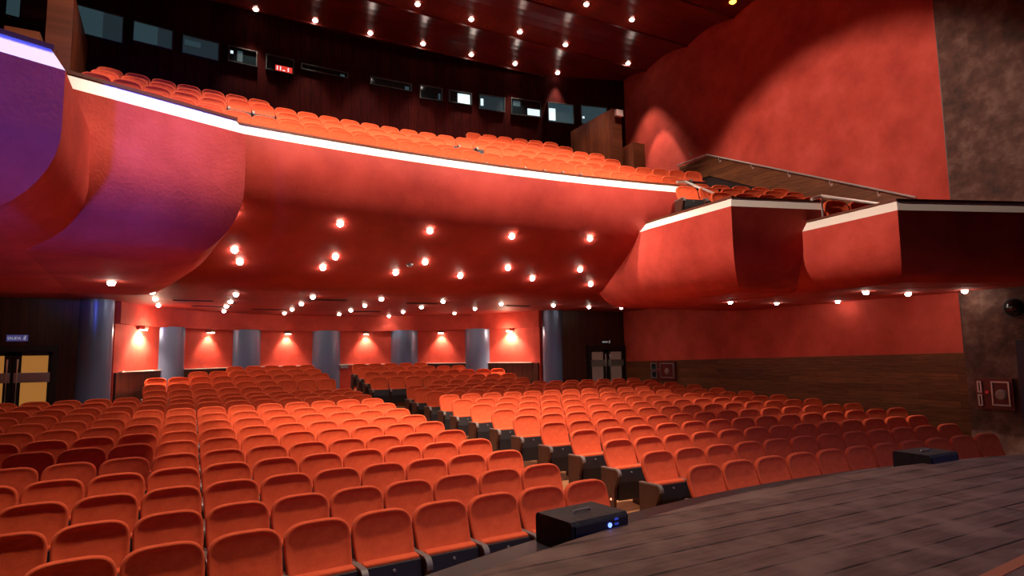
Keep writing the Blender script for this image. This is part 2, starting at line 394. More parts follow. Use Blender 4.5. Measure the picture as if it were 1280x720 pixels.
def side_box(pts, zt, zb, inset, name, lab, liplab, tn):
    """pts: plan polyline from the back of the inner side, round the corner, to the outer end.  plaster body with a rounded underside"""
    P = [Vector(p) for p in pts]; n = len(P); nor = []
    left = P[-1].x < 0
    for i in range(n):
        ds = []
        if i > 0: ds.append((P[i] - P[i - 1]).normalized())
        if i < n - 1: ds.append((P[i + 1] - P[i]).normalized())
        ns = [Vector((-d.y, d.x)) if not left else Vector((d.y, -d.x)) for d in ds]
        if len(ns) == 2: m = ns[0] + ns[1]; m = m / m.dot(ns[0])
        else: m = ns[0]
        nor.append(m)
    H = zt - zb; k0 = .42
    pr = [(0, 0), (0, .2), (0, .42)] + [(1 - cos(t * PI / 2), k0 + (1 - k0) * sin(t * PI / 2)) for t in fr(0, 1, 10)[1:]]
    bm = bmesh.new(); S = []
    # subdivide the polyline so smooth shading stays local, keep crease at the corner
    for p, m in zip(P, nor): S.append([bm.verts.new((p.x + m.x * inset * u, p.y + m.y * inset * u, zt - H * v)) for u, v in pr])
    for s, t in zip(S, S[1:]):
        for k in range(len(pr) - 1):
            f = bm.faces.new((s[k], t[k], t[k + 1], s[k + 1])); f.smooth = True
    xo = W * (-1 if left else 1)
    low = [s[-1] for s in S]
    top = [bm.verts.new((p.x + m.x * .3, p.y + m.y * .3, zt - .15)) for p, m in zip(P, nor)]
    def cap(vs, z): 
        a = bm.verts.new((xo, P[-1].y + (nor[-1].y * inset if z == zb else 0), z)); b = bm.verts.new((xo, P[0].y, z))
        f = bm.faces.new(vs + [a, b])
    cap([bm.verts.new(v.co) for v in low], zb); cap([bm.verts.new(v.co) for v in top], zt - .15)
    for e in bm.edges:
        if len(e.link_faces) == 2 and e.link_faces[0].normal.length >= 0:
            pass
    o = obj(name, bm, M['red']); struct(o, lab, 'balcony')
    bm2 = bmesh.new(); bm2.from_mesh(o.data)
    for e in bm2.edges:
        e.smooth = not (len(e.link_faces) == 2 and e.calc_face_angle(0) > .5)
    bm2.to_mesh(o.data); bm2.free()
    lp = [(p.x, p.y, zt) for p in P]
    if left: lp = lp[::-1]
    lip(lp, 'trim_%d' % tn, liplab)
side_box([(4.62, 15.6), (4.30, 13.0), (4.25, 10.72), (6.32, 10.14)], ZC + 2.66, ZC + 1.12, .80, 'balcony_side_box', 'red plaster side box of the balcony next to the right end of the main front', 'cream ledge of the right middle side box', 21)
side_box([(5.80, 15.4), (5.68, 10.2), (5.50, 8.42), (9.28, 7.02)], ZC + 2.22, ZC + 1.10, .62, 'balcony_side_box', 'dark red plaster side box nearest the stage at the right', 'cream ledge of the right side box nearest the stage', 22)
side_box([(-4.60, 15.6), (-4.25, 13.0), (-4.12, 10.53), (-6.50, 9.60)], ZC + 2.66, ZC + 1.12, .80, 'balcony_side_box', 'purple lit plaster side box under the left balcony seats', 'cream ledge of the left middle side box', 23)
side_box([(-5.80, 15.4), (-5.60, 10.2), (-5.62, 8.36), (-9.28, 6.8)], ZC + 2.24, ZC + 1.10, .75, 'balcony_side_box', 'blue lit plaster side box at the left edge nearest the stage', 'cream ledge of the left side box nearest the stage', 24)

# balcony terraces
BR = [34.0, 34.95, 35.9, 36.85, 37.8, 38.75]
BZ = [4.69, 5.09, 5.58, 6.05, 6.52, 6.97]
BFZ = [ZC + z - SEATH for z in BZ]
XI = fr(-7.0, 7.0, 30)
rows = [[(x, by(x, 32.12), BFZ[0]) for x in XI]]
for R, z in zip(BR, BFZ):
    rows.append([(x, by(x, R - .62), z) for x in XI]); rows.append([(x, by(x, R + .30), z) for x in XI])
rows.append([(x, by(x, 39.6), BFZ[-1]) for x in XI])
struct(obj('balcony_floor', grid(rows), M['darkfloor_and_shade']), 'dark stepped floor of the balcony', 'floor')
for s in (-1, 1):   # side terraces descending to the boxes
    bm = bmesh.new()
    for (xa, xb, ya, yb, z) in ((5.72, 9.28, 13.4, 17.6, ZC + 3.3), (5.0, 9.28, 12.75, 13.4, ZC + 3.08), (4.7, 9.28, 11.9, 12.75, ZC + 2.73), (4.7, 9.28, 10.75, 11.9, ZC + 2.38), (6.1, 9.28, 8.6, 10.6, ZC + 1.93)):
        a, b = sorted((xa * s, xb * s)); bx(bm, a, b, ya, yb, z - .3, z)
    if s > 0: bx(bm, 7.3, 9.28, 17.6, 19.7, ZC + 3.3, ZC + 3.6)
    struct(obj('terrace_floor', bm, M['darkfloor_and_shade']), 'dark stepped side terrace floor at the %s' % ('right' if s > 0 else 'left'), 'floor')
# booth wall
XW = fr(-W, W, 40)
rows = [[(x, by(x, 39.5), z) for x in XW] for z in (ZC + 3.2, ZC + 9.9)]
struct(obj('wall_booth', grid(rows), M['boothwood']))
# stair parapets, wood clad
for s in (-1, 1):
    bm = bmesh.new(); a, b = sorted((7.0, 7.36)) if s > 0 else (-7.30, -6.86); bx(bm, a, b, 17.68, 20.0, ZC + 3.3, ZC + 7.55)
    t = struct(obj('wall_parapet_%s' % ('right' if s > 0 else 'left'), bm, M['parapetwood']), 'tall wood-clad stair wall at the %s of the balcony' % ('right' if s > 0 else 'left'), 'wall')
    bm = bmesh.new(); a, b = sorted((7.36 * s, 7.80 * s)) if s > 0 else (-7.85, -7.30); bx(bm, a, b, 17.15, 18.0, ZC + 3.3, ZC + 6.35)
    struct(obj('wall_pier_%s' % ('right' if s > 0 else 'left'), bm, M['parapetwood']), 'low wood-clad pier in front of the %s stair wall' % ('right' if s > 0 else 'left'), 'wall')
bm = box(7.08, 7.34, 17.56, 17.68, ZC + 7.3, ZC + 7.5, .01)
tag(obj('emergency_light', bm, plain('pale_plastic', (.75, .55, .52), .5)), 'small pale emergency light box on the corner of the stair wall', 'lamp')

# sloping wainscot and handrail on the right upper wall
bm = bmesh.new(); prism(bm, [(17.2, ZC + 5.83), (15.95, ZC + 5.83), (10.0, ZC + 3.13), (10.0, ZC + 2.50), (15.95, ZC + 5.22), (17.2, ZC + 5.22)], W - .06, W, 'yz')
struct(obj('trim_30', bm, M['sidewood']))
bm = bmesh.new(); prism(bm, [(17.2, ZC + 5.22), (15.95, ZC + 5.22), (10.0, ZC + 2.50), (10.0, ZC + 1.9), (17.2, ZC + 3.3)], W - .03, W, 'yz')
struct(obj('trim_31', bm, M['darkfloor_and_shade']))  # dark sheet on the wall, the shade below the wood band as colour
t = thing('wall_handrail', 'long sloping metal handrail on the wood band of the right wall', 'handrail', (W - .12, 13, ZC + 4.4))
def loc(o, t): o.parent = t; o.matrix_parent_inverse = Matrix.Translation(-Vector(t.location)); return o
bm = bmesh.new(); tube(bm, [(W - .13, 17.2, ZC + 5.86), (W - .13, 15.95, ZC + 5.86), (W - .13, 10.08, ZC + 3.20)], .025); loc(obj('rail_tube', bm, M['steel']), t)
for k in range(6):
    y = 10.9 + k * 1.15; z = ZC + 3.20 + (y - 10.08) * (2.66 / 5.87) - .02
    bm = bmesh.new(); tube(bm, [(W - .13, y, z), (W - .13, y, z - .07), (W - .05, y, z - .09)], .012, 6); cyl(bm, (W - .075, y, z - .09), (W - .055, y, z - .09), .035, n=12); loc(obj('rail_bracket', bm, M['steel']), t)
def aisle_rail(name, pts, label):
    t = thing('aisle_handrail', label, 'handrail', pts[1]); bm = bmesh.new(); tube(bm, pts, .030)
    loc(obj('rail_tube', bm, M['steel']), t)
    for p in (pts[1], pts[-1]):
        bm = bmesh.new(); cyl(bm, (p[0], p[1], p[2] - .75), (p[0], p[1], p[2]), .018, n=10); loc(obj('rail_post', bm, M['steel']), t)
aisle_rail('a', [(5.3, 13.2, ZC + 3.86), (5.62, 13.25, ZC + 3.92), (5.45, 11.6, ZC + 3.02)], 'bent metal handrail at the right end of the main balcony front')
aisle_rail('b', [(5.85, 10.2, ZC + 2.84), (6.08, 10.15, ZC + 2.92), (6.0, 9.0, ZC + 2.50)], 'bent metal handrail beside the side box nearest the stage')

# ---- control booth windows
WIN = [(-7.35, -6.22, 7.88, 8.60, 't'), (-6.02, -5.11, 8.03, 8.58, 't'), (-4.9, -3.99, 8.02, 8.55, 'm'), (-3.76, -3.01, 8.10, 8.55, 'w'), (-2.77, -2.0, 8.11, 8.56, 'r'), (-1.8, -.43, 8.34, 8.52, 'd'),
       (.26, 1.59, 8.30, 8.55, 'd'), (1.86, 2.61, 8.14, 8.58, 'd'), (2.84, 3.63, 8.16, 8.58, 'W'), (3.89, 4.81, 8.08, 8.60, 'e'), (5.04, 6.14, 8.05, 8.63, 'R'), (6.4, 7.38, 7.95, 8.66, 'T'), (7.65, 8.67, 8.0, 8.69, 'b'), (-8.9, -7.65, 7.80, 8.63, 'w')]
for i, (a0, a1, z0, z1, k) in enumerate(WIN):
    a = (a0 + a1) / 2 / 39.5; w = (a1 - a0) / 2; h = z1 - z0
    t = bpy.data.objects.new('window_%d' % (i + 1), None); COL.objects.link(t); t['kind'] = 'structure'
    t['label'] = 'control booth window number %d from the left in the dark wall above the balcony' % (i + 2 if i < 13 else 1)
    t.location = (39.46 * sin(a), CB + 39.46 * cos(a), ZC + z0); t.rotation_euler = (0, 0, -a)
    bm = bmesh.new(); f = .024
    for q in ((-w, w, -.05, .03, h - f, h), (-w, w, -.05, .03, 0, f * .6), (-w, -w + f, -.05, .03, f * .6, h - f), (w - f, w, -.05, .03, f * .6, h - f)): bx(bm, *q)
    obj('window_frame', bm, M['bframe'], t)
    base = {'t': 'booth_dim', 'T': 'booth_teal', 'b': 'booth_teal', 'm': 'booth_dim', 'e': 'booth_dim'}.get(k, 'glass')
    obj('window_pane', box(-w + f, w - f, -.005, .01, f * .6, h - f), M[base], t)
    ex = {'t': [(.0, .62, .0, 1, 'booth_teal')], 'm': [(.05, .5, .5, .8, 'booth_teal')], 'w': [(.3, .5, .1, .85, 'booth_teal'), (.05, .15, .55, .75, 'booth_white')], 'r': [(.33, .97, .04, .44, 'sign_red'), (.38, .42, .1, .38, 'booth_white'), (.50, .54, .1, .38, 'booth_white'), (.60, .70, .1, .16, 'booth_white'), (.80, .84, .1, .38, 'booth_white')], 'd': [(.85, .95, .1, .6, 'booth_teal')],
          'W': [(.38, .95, .06, .88, 'booth_white')], 'e': [(.04, .15, .25, .75, 'booth_white'), (.2, .9, .1, .7, 'booth_dim')], 'R': [(.55, .98, .08, .5, 'booth_white'), (.05, .3, .55, .9, 'booth_teal')], 'T': [(.02, .28, .08, .72, 'booth_white')], 'b': [(.04, .12, .3, .42, 'booth_white')]}.get(k, [])
    for (u0, u1, v0, v1, mm) in ex:
        uu = lambda u: -w + f + (2 * w - 2 * f) * u
        vv = lambda v: f * .6 + (h - 1.6 * f) * v
        obj('lit_interior', box(uu(u0), uu(u1), -.012 - (.004 if mm == 'booth_white' and k == 'r' else 0), -.004, vv(v0), vv(v1)), M[mm], t)
# ---- ceiling of the hall: shallow bowed panels across the hall
edges = [21.4, 20.5, 18.6, 16.65, 14.75, 12.8, 10.8, 8.8, 6.8, 4.8]
rows = []
for i in range(len(edges) - 1):
    s0, s1 = edges[i], edges[i + 1]; base = ZC + 9.62
    for t_ in fr(0, 1, 6): rows.append([(x, s0 + (s1 - s0) * t_, base + .17 * sin(PI * t_) - .05 * t_ + .0005 * x * x) for x in fr(-W - .1, W + .1, 16)])
struct(obj('ceiling', grid(rows), M['ceiling'], smooth=False))

# ---------------------------------------------------------------- camera
bpy.context.view_layer.update()
# camera
CAMX, CAMY, CAMZ = -4.808, 2.603, ZC
cam_d = bpy.data.cameras.new('camera'); cam = bpy.data.objects.new('camera', cam_d); COL.objects.link(cam)
cam_d.sensor_width = 36; cam_d.lens = 783.07 / 1280 * 36; cam_d.clip_end = 200; cam_d.clip_start = .05
cam.matrix_world = Matrix.Translation((CAMX, CAMY, CAMZ)) @ Matrix.Rotation(-.49629, 4, 'Z') @ Matrix.Rotation(PI / 2 + .1032, 4, 'X') @ Matrix.Rotation(-.0147, 4, 'Z')
SC.camera = cam
bpy.context.view_layer.update()
inv = cam.matrix_world.inverted()
def project(x, y, z):
    p = inv @ Vector((x, y, z))
    if p.z > -.3: return None
    return 640 + 783 * p.x / -p.z, 360 - 783 * p.y / -p.z, -p.z
# ---------------------------------------------------------------- lamps
def ring_lamp(name, x, y, z, r, lens, label, cat, group, proto={}):
    key = (name, round(r, 3), lens.name)
    t = thing(name, label, cat, (x, y, z), 0, group)
    if key not in proto:
        bm = bmesh.new(); n = 20
        R_ = [[bm.verts.new((rr * cos(2 * PI * i / n), rr * sin(2 * PI * i / n), zz)) for i in range(n)] for rr, zz in ((r * 1.45, 0), (r * 1.35, -.012), (r * 1.02, -.012), (r * 1.0, .0))]
        for p_, q_ in zip(R_, R_[1:]):
            for i in range(n): bm.faces.new((p_[i], p_[(i + 1) % n], q_[(i + 1) % n], q_[i]))
        me1 = bpy.data.meshes.new('lamp_ring'); bm.to_mesh(me1); bm.free(); me1.materials.append(M['trimring'])
        bm = bmesh.new(); R_ = [[bm.verts.new((r * c * cos(2 * PI * i / n), r * c * sin(2 * PI * i / n), zz)) for i in range(n)] for c, zz in ((.99, -.004), (.9, -.03), (.65, -.052), (.3, -.064))]
        for p_, q_ in zip(R_, R_[1:]):
            for i in range(n): bm.faces.new((p_[i], p_[(i + 1) % n], q_[(i + 1) % n], q_[i]))
        bm.faces.new(R_[-1]); me2 = bpy.data.meshes.new('lamp_lens'); bm.to_mesh(me2); bm.free(); me2.materials.append(lens)
        proto[key] = (me1, me2)
    for nm, me in zip(('lamp_ring', 'lamp_lens'), proto[key]):
        o = bpy.data.objects.new(nm, me); COL.objects.link(o); o.parent = t
    return t
def soffit_z(x, y):
    d = sqrt(x * x + (y - CB) ** 2) - 32
    for (d0, z0), (d1, z1) in zip(prof, prof[1:]):
        if d0 <= d <= d1 and d1 > d0: return ZF + z0 + (z1 - z0) * (d - d0) / (d1 - d0)
    return ZF - 2.18
ordn = ['first', 'second', 'third', 'fourth', 'fifth', 'sixth', 'seventh', 'eighth', 'ninth', 'tenth', 'eleventh', 'twelfth', 'thirteenth', 'fourteenth', 'fifteenth', 'sixteenth', 'seventeenth', 'eighteenth', 'nineteenth', 'twentieth']
SPOTD = {}
def spot(x, y, z, e, size, blend=.6, col=(1, .80, .62), rot=(0, 0, 0), soft=.04, name='downlight_beam'):
    k = (e, size, blend, col, soft)
    if k not in SPOTD:
        ld = bpy.data.lights.new(name, 'SPOT'); ld.energy = e; ld.spot_size = size; ld.spot_blend = blend; ld.color = col; ld.shadow_soft_size = soft; SPOTD[k] = ld
    o = bpy.data.objects.new(name, SPOTD[k]); COL.objects.link(o); o.location = (x, y, z); o.rotation_euler = rot; return o
LR = [('row along the balcony front', [(-4.0, 13.75), (-2.2, 13.95), (-.45, 14.0), (1.35, 13.95), (3.2, 13.75)]),
      ('second row behind the balcony front', [(-3.9, 14.6), (-2.1, 14.75), (-.25, 14.8), (1.7, 14.8), (3.5, 14.6)]),
      ('third row under the balcony', [(-3.78, 14.95), (-2.26, 15.1), (-.75, 15.2), (.72, 15.2), (2.5, 15.1), (4.15, 15.1), (5.3, 15.1)]),
      ('fourth row under the balcony', [(-7.66, 17.45), (-6.4, 17.45), (-5.22, 17.7), (-3.61, 17.7), (-1.94, 17.75), (-.26, 17.85), (1.45, 18.0), (3.31, 18.25), (5.08, 18.3), (6.5, 18.5), (7.75, 18.5)]),
      ('fifth row under the balcony', [(-5.2, 19.5), (-3.57, 19.7), (-1.82, 19.93), (-.11, 19.95), (1.6, 20.05), (3.4, 20.2)]),
      ('sixth row under the balcony', [(-5.17, 21.5), (-3.55, 21.3), (-1.72, 22.05), (0, 21.95), (1.76, 22.2), (3.66, 22.4)]),
      ('back row under the balcony', [(-3.48, 23.25), (-1.66, 23.9), (.09, 23.9), (2.0, 24.5)])]
for rn, pts in LR:
    for i, (x, y) in enumerate(pts):
        z = soffit_z(x, y)
        ring_lamp('downlight', x, y, z - .004, .058, M['lamp'], '%s white downlight from the left in the %s' % (ordn[i], rn), 'lamp', 'downlights under the balcony')
        spot(x, y, z - .07, 22, 2.3, .5)
for i, (x, y, z) in enumerate([(6.55, 12.95, 1.12), (7.95, 12.80, 1.12), (8.95, 11.9, 1.12), (7.1, 10.05, 1.10), (8.35, 9.95, 1.10), (8.85, 9.15, 1.10), (-5.62, 13.3, 1.12)]):
    lab = '%s white downlight from the left under the right side boxes' % ordn[i] if i < 6 else 'white downlight under the left side box'
    ring_lamp('downlight', x, y, ZC + z - .004, .058, M['lamp'], lab, 'lamp', 'downlights under the balcony')
    if x < 8.6: spot(x, y, ZC + z - .07, 14 if x > 0 else 60, 2.3 if x > 0 else 2.7, .5)
def ceil_z(x, y):
    for s0, s1 in zip(edges, edges[1:]):
        if s1 <= y <= s0:
            t_ = (y - s0) / (s1 - s0); return ZC + 9.62 + .17 * sin(PI * t_) - .05 * t_ + .0005 * x * x
    return ZC + 9.62
k = (9.72 / 9.3)
CL = [('back row', [(-3.18, 19.7), (-1.66, 19.61), (-.12, 19.6), (1.46, 19.54), (3.04, 19.53), (4.57, 19.49), (6.17, 19.46)]), ('second row from the back', [(.60, 17.62), (2.18, 17.66), (3.73, 17.66), (5.33, 17.7), (7.81, 17.81), (-.98, 17.62), (-2.6, 17.6), (-4.2, 17.6)]),
      ('third row from the back', [(4.65, 15.64), (6.25, 15.7), (3.07, 15.66), (1.5, 15.66), (-.1, 15.66), (-1.7, 15.66), (-3.3, 15.66), (-4.9, 15.66)])]
for rn, pts in CL:
    i = -1
    for (x, y) in sorted(pts):
        x = -4.81 + (x + 4.81) * k; y = 2.6 + (y - 2.6) * k; z = ceil_z(x, y)
        q = project(x, y, z)
        if q and -8 < q[0] < 1288 and q[1] > -8:
          i += 1
          ring_lamp('ceiling_spotlight', x, y, z - .01, .075, M['lamp_top'], '%s spotlight from the left in the %s of the hall ceiling' % (ordn[i], rn), 'lamp', 'spotlights in the hall ceiling')
        spot(x, y, z - .1, (300 if y > 18.5 else 480) if y > 16.9 else 760, .95 if y > 18.5 else 1.25, .6, (1, .76, .60), rot=(.0, 0, 0), soft=.06)
x, y = -4.81 + 12.95 * k, 2.6 + 11.19 * k
ring_lamp('ceiling_spotlight', x, y, ceil_z(x, y) - .01, .10, M['lamp_amber'], 'amber spotlight near the right wall at the top of the picture', 'lamp', None)

# ceiling vents and detector below the balcony
for i, (x, y, w_) in enumerate([(-4.4, 19.8, .9), (-3.9, 21.6, 1.0), (-1.4, 18.6, .9), (-2.3, 22.4, 1.0), (1.2, 18.9, .9), (.6, 22.5, 1.0), (4.2, 18.9, .8)]):
    bm = bmesh.new(); bx(bm, -w_ / 2, w_ / 2, -.06, .06, -.012, 0)
    for q in range(3): bx(bm, -w_ / 2 + .02, w_ / 2 - .02, -.04 + q * .035, -.028 + q * .035, -.02, -.012)
    o = obj('ceiling_vent', bm, M['vent'], loc=(x, y, ZF - 2.183)); tag(o, 'dark slot air vent under the balcony, %s counting from the left' % ordn[i], 'vent', 'slot vents under the balcony')
bm = bmesh.new(); cyl(bm, (0, 0, 0), (0, 0, -.03), .07, n=20); cyl(bm, (0, 0, -.03), (0, 0, -.06), .055, .035, n=20)
o = obj('smoke_detector', bm, M['tag'], smooth=False, loc=(-.55, 14.9, soffit_z(-.55, 14.9) - .0)); tag(o, 'round pale smoke detector under the balcony', 'detector')

# ---------------------------------------------------------------- fixtures on the side walls
def hose_cabinet(x, y0, y1, z0, z1, label):
    t = thing('fire_cabinet', label, 'cabinet', (x, (y0 + y1) / 2, z0)); h = z1 - z0; w = (y1 - y0) / 2
    def P(a, b, c, d, e, f_, bev=0): return box(a, b, c, d, e, f_, bev)
    obj('back_panel', P(-.06, 0, -w, w, 0, h, .006), M['cabred'], t)
    split = w * .25
    for (a, b, c, d) in ((-w + .05, split - .04, .08, h - .06), (split + .12, w - .04, h * .53, h - .06), (split + .12, w - .04, .06, h * .47)):
        bm = bmesh.new()
        for q in ((-.09, -.06, a, b, c, c + .025), (-.09, -.06, a, b, d - .025, d), (-.09, -.06, a, a + .025, c + .025, d - .025), (-.09, -.06, b - .025, b, c + .025, d - .025)): bx(bm, *q)
        f_ = obj('door_frame', bm, M['alu'], t)
        obj('door_glass', P(-.07, -.064, a + .026, b - .026, c + .026, d - .026), M['glass'] if a > 0 else M['cabred'], f_)
    c = (-w + split) / 2
    bm = bmesh.new(); cyl(bm, (-.115, c, h * .48), (-.072, c, h * .48), h * .13, h * .17, n=24); obj('hose_reel', bm, plain('pale_hose', (.30, .19, .17), .6), t)
    bm = bmesh.new(); cyl(bm, (-.085, split + .04, h * .55), (-.062, split + .04, h * .55), .03, n=12); obj('alarm_button', bm, M['redled'] if False else plain('red_button', (.8, .05, .05), .4), t)
hose_cabinet(W - .04, 17.72, 18.88, ZC - .95, ZC - .34, 'red fire hose cabinet on the wood band of the right wall')
t = hose_cabinet(W - .10, 8.62, 9.25, ZC - 1.22, ZC - .62, 'red fire hose cabinet on the stone wall at the right edge')
t = thing('wall_speaker', 'round black speaker dome high on the stone wall at the right edge', 'speaker', (W - .10, 8.49, ZC + .71))
bm = bmesh.new(); n = 24
R_ = [[bm.verts.new((-dx, r * cos(2 * PI * i / n), r * sin(2 * PI * i / n))) for i in range(n)] for r, dx in ((.17, 0), (.165, .03), (.14, .075), (.09, .105), (.03, .118))]
for p_, q_ in zip(R_, R_[1:]):
    for i in range(n): bm.faces.new((p_[i], p_[(i + 1) % n], q_[(i + 1) % n], q_[i]))
bm.faces.new(R_[-1]); obj('dome', bm, plain('gloss_black', (.008, .008, .01), .12), t, smooth=True)
bm = bmesh.new(); cyl(bm, (0, 0, 0), (-.02, 0, 0), .19, n=28); obj('mounting_ring', bm, M['black'], t)
t = thing('door_3', 'dark blue side door in the stone wall at the right edge', 'door', (W - .10, 8.0, 0)); t['kind'] = 'structure'
bm = bmesh.new(); bx(bm, -.05, 0, -.53, .52, .02, ZC + .10); obj('door_leaf', bm, plain('dark_blue_door', (.012, .014, .045), .35), t)

# ---- small black speakers on the stage edge
def front_fill(x, y, rz, label, leds):
    t = thing('front_fill_speaker', label, 'speaker', (x, y, ZS - .10), rz)
    bm = bmesh.new(); prism(bm, [(-.17, 0), (.17, 0), (.17, .155), (.155, .175), (-.155, .175), (-.17, .155)], -.225, .225, 'yz'); obj('cabinet', bm, M['rubber'], t)
    bm = bmesh.new(); bx(bm, -.205, .205, -.182, -.170, .02, .152); obj('front_grille', bm, plain('navy_grille', (.008, .010, .028), .4), t)
    bm = bmesh.new(); tube(bm, [(-.07, 0, .175), (-.06, 0, .187), (.06, 0, .187), (.07, 0, .175)], .007); obj('carry_handle', bm, M['armpad'], t)
    if leds:
        bm = bmesh.new(); cyl(bm, (.06, -.188, .122), (.06, -.181, .122), .014, n=14); obj('power_light', bm, M['blueled'], t)
        bm = bmesh.new()
        for q in range(4): bx(bm, .10, .13, -.186, -.181, .06 + q * .028, .072 + q * .028)
        obj('level_lights', bm, plain('dim_blue_lights', (.02, .03, .2), emit=(.03, .06, .5), es=.6), t)
front_fill(-2.56, 5.90, .12, 'black front-fill speaker with a blue light on the stage edge by the aisle', True)
front_fill(1.45, 6.06, -.02, 'small black front-fill speaker on the stage edge further right', False)

# ---------------------------------------------------------------- the seats
def seat_meshes():
    # outline of the backrest in x,z  (rounded top, slightly narrower at the foot)
    pts = []
    zb, zt, r = .44, SEATH, .118
    def hw(z): return .246 + .018 * min(1, (z - zb) / .3)
    hh = .20; zc_ = zt - hh
    pts.append((-hw(zb), zb))
    for z in fr(zb, zc_, 4)[1:]: pts.append((-hw(z), z))
    w = hw(zt); e = 2 / 3.5
    for t_ in fr(PI, PI / 2, 10)[1:]:
        c_, s_ = cos(t_), sin(t_); pts.append((-w * abs(c_) ** e, zc_ + hh * abs(s_) ** e))
    pts = pts + [(-x, z) for x, z in reversed(pts[:-1])]
    cx, cz = 0, .68
    def y0(z): return .20 * ((SEATH - z) / .50) ** 1.9 if z < SEATH else 0
    rings = [(.03, -.046), (.0, -.028), (.0, .006), (.007, .018), (.017, .021), (.028, .012), (.07, .004), (.13, .002), (.19, .004)]
    bm = bmesh.new(); V = []
    for ins, dy in rings:
        ring = []
        for x, z in pts:
            hx = abs(x); f = 1 - ins / .24; g = 1 - ins / .26
            X = x * f; Z = cz + (z - cz) * g
            ring.append(bm.verts.new((X, y0(Z) + dy, Z)))
        V.append(ring)
    n = len(pts)
    for a, b in zip(V, V[1:]):
        for i in range(n): f = bm.faces.new((a[i], a[(i + 1) % n], b[(i + 1) % n], b[i])); f.smooth = True
    bm.faces.new(V[0][::-1]); f = bm.faces.new(V[-1]); f.smooth = True
    bmesh.ops.recalc_face_normals(bm, faces=bm.faces)
    back = bpy.data.meshes.new('backrest'); bm.to_mesh(back); bm.free(); back.materials.append(M['fabric'])
    # folded cushion (orange) and its black underside pan
    bm = box(-.236, .236, .168, .252, .20, .582, .020, 3)
    for v in bm.verts:
        v.co.y += (.58 - v.co.z) * .06
        v.co.z += -.10 * (v.co.y - .2) if v.co.z > .4 else 0
    for f in bm.faces: f.smooth = True
    cush = bpy.data.meshes.new('seat_cushion'); bm.to_mesh(cush); bm.free(); cush.materials.append(M['fabric'])
    bm = bmesh.new()
    prism(bm, [(.240, .556), (.272, .548), (.312, .38), (.312, .15), (.25, .15)], -.238, .238, 'yz')
    nf = len(bm.faces); cyl(bm, (0, .282, .505), (0, .296, .505), .012, n=8)
    bm.faces.ensure_lookup_table()
    for f in bm.faces[nf:]: f.material_index = 1
    pan = bpy.data.meshes.new('seat_pan'); bm.to_mesh(pan); bm.free(); pan.materials.append(M['black']); pan.materials.append(M['tag'])
    # side panel with rounded arm
    cyr, czr, rr_ = .315, .500, .058
    arc_ = [(cyr + rr_ * cos(t_), czr + rr_ * sin(t_)) for t_ in fr(-.9, PI / 2, 8)]
    out = [(-.03, 0), (.25, 0), (.26, .12), (.28, .32)] + arc_ + [(-.02, .545)]
    bm = bmesh.new(); prism(bm, out, -.022, .022, 'yz')
    stand = bpy.data.meshes.new('side_panel'); bm.to_mesh(stand); bm.free(); stand.materials.append(M['panelbrown'])
    o1 = [(cyr + (rr_ + .001) * cos(t_), czr + (rr_ + .001) * sin(t_)) for t_ in fr(-.2, PI / 2, 8)] + [(-.02, .547)]
    o2 = [(cyr + (rr_ + .020) * cos(t_), czr + (rr_ + .020) * sin(t_)) for t_ in fr(-.2, PI / 2, 8)] + [(-.02, .566)]
    top = o1 + o2[::-1]
    bm = bmesh.new(); prism(bm, top, -.026, .026, 'yz')
    pad = bpy.data.meshes.new('arm_pad'); bm.to_mesh(pad); bm.free(); pad.materials.append(M['armpad'])
    return back, cush, pan, stand, pad
BACK, CUSH, PAN, STAND, PAD = seat_meshes()
AXX = .271

seats = []     # (x, y, zfloor, rz, label, group, end)
def word(n): return ordn[n] if n < 20 else 'last'
PH_L = [-1.03, -1.00, -.98, -.96, -.94, -.92, -.89, -.88, -.86, -.84, -.83, -.80, -.80, -2.42, -.85, -.84, -.88, -.90]
PH_R = [.63, .76, .86, .93, .95, .94, .97, .95, .93, 1.01, 1.03, 1.04, 1.17, 2.27, .69, .75, .80, .85]
CNT = [11, 12, 13, 14, 14, 14, 14, 14, 14, 14, 14, 14, 14, 6, 9, 9, 7, 5]
for k in range(18):
    R = R1 + DR * k
    for s, ph in ((-1, PH_L[k]), (1, PH_R[k])):
        for i in range(CNT[k]):
            pitch = .541 if k < 3 or k > 12 else .556
            if s < 0: pitch = .541
            a = (ph + s * i * pitch) / R
            x, y = R * sin(a), CS + R * cos(a)
            if abs(x) > 8.95: continue
            rn = 'front row' if k == 0 else ('%s row from the stage' % ordn[k])
            if k >= 14: rn = '%s of the four raised back rows' % ordn[k - 14]
            lab = 'orange tip-up seat, %s, %s block, %s from the centre aisle' % (rn, 'left' if s < 0 else 'right', ordn[i])
            seats.append((x, y, FZ[k], PI - a, lab, 'stalls seats', (i == CNT[k] - 1) if s < 0 else (i == 0)))
# balcony
for k in range(6):
    R = BR[k]; a_lo = {0: -6.38, 1: -6.4, 2: -6.35, 3: -6.3, 4: -6.3, 5: -6.35}[k]; n = 0; pitch = [.502, .521, .528, .532, .535, .54][k]
    hi = [7.15, 8.4, 6.6, 6.5, 6.5, 6.5][k]
    while True:
        s_ = a_lo + n * pitch
        if s_ > hi: break
        n += 1
        if k in (1, 2) and (-3.88 < s_ < -2.95 or 1.55 < s_ < 2.55): continue
        if k == 4 and abs(s_) < 2.9: continue
        if k == 5 and s_ < 3.2: continue
        a = s_ / R; z = BFZ[k] - (.1 if s_ > 4.6 and k == 0 else 0)
        lab = 'orange seat on the balcony, %s row up from the rail, %s from its left end' % (ordn[k], ordn[n - 1] if n <= 20 else 'number %d' % n)
        seats.append((R * sin(a), CB + R * cos(a), z, PI - a, lab, 'balcony seats', False))
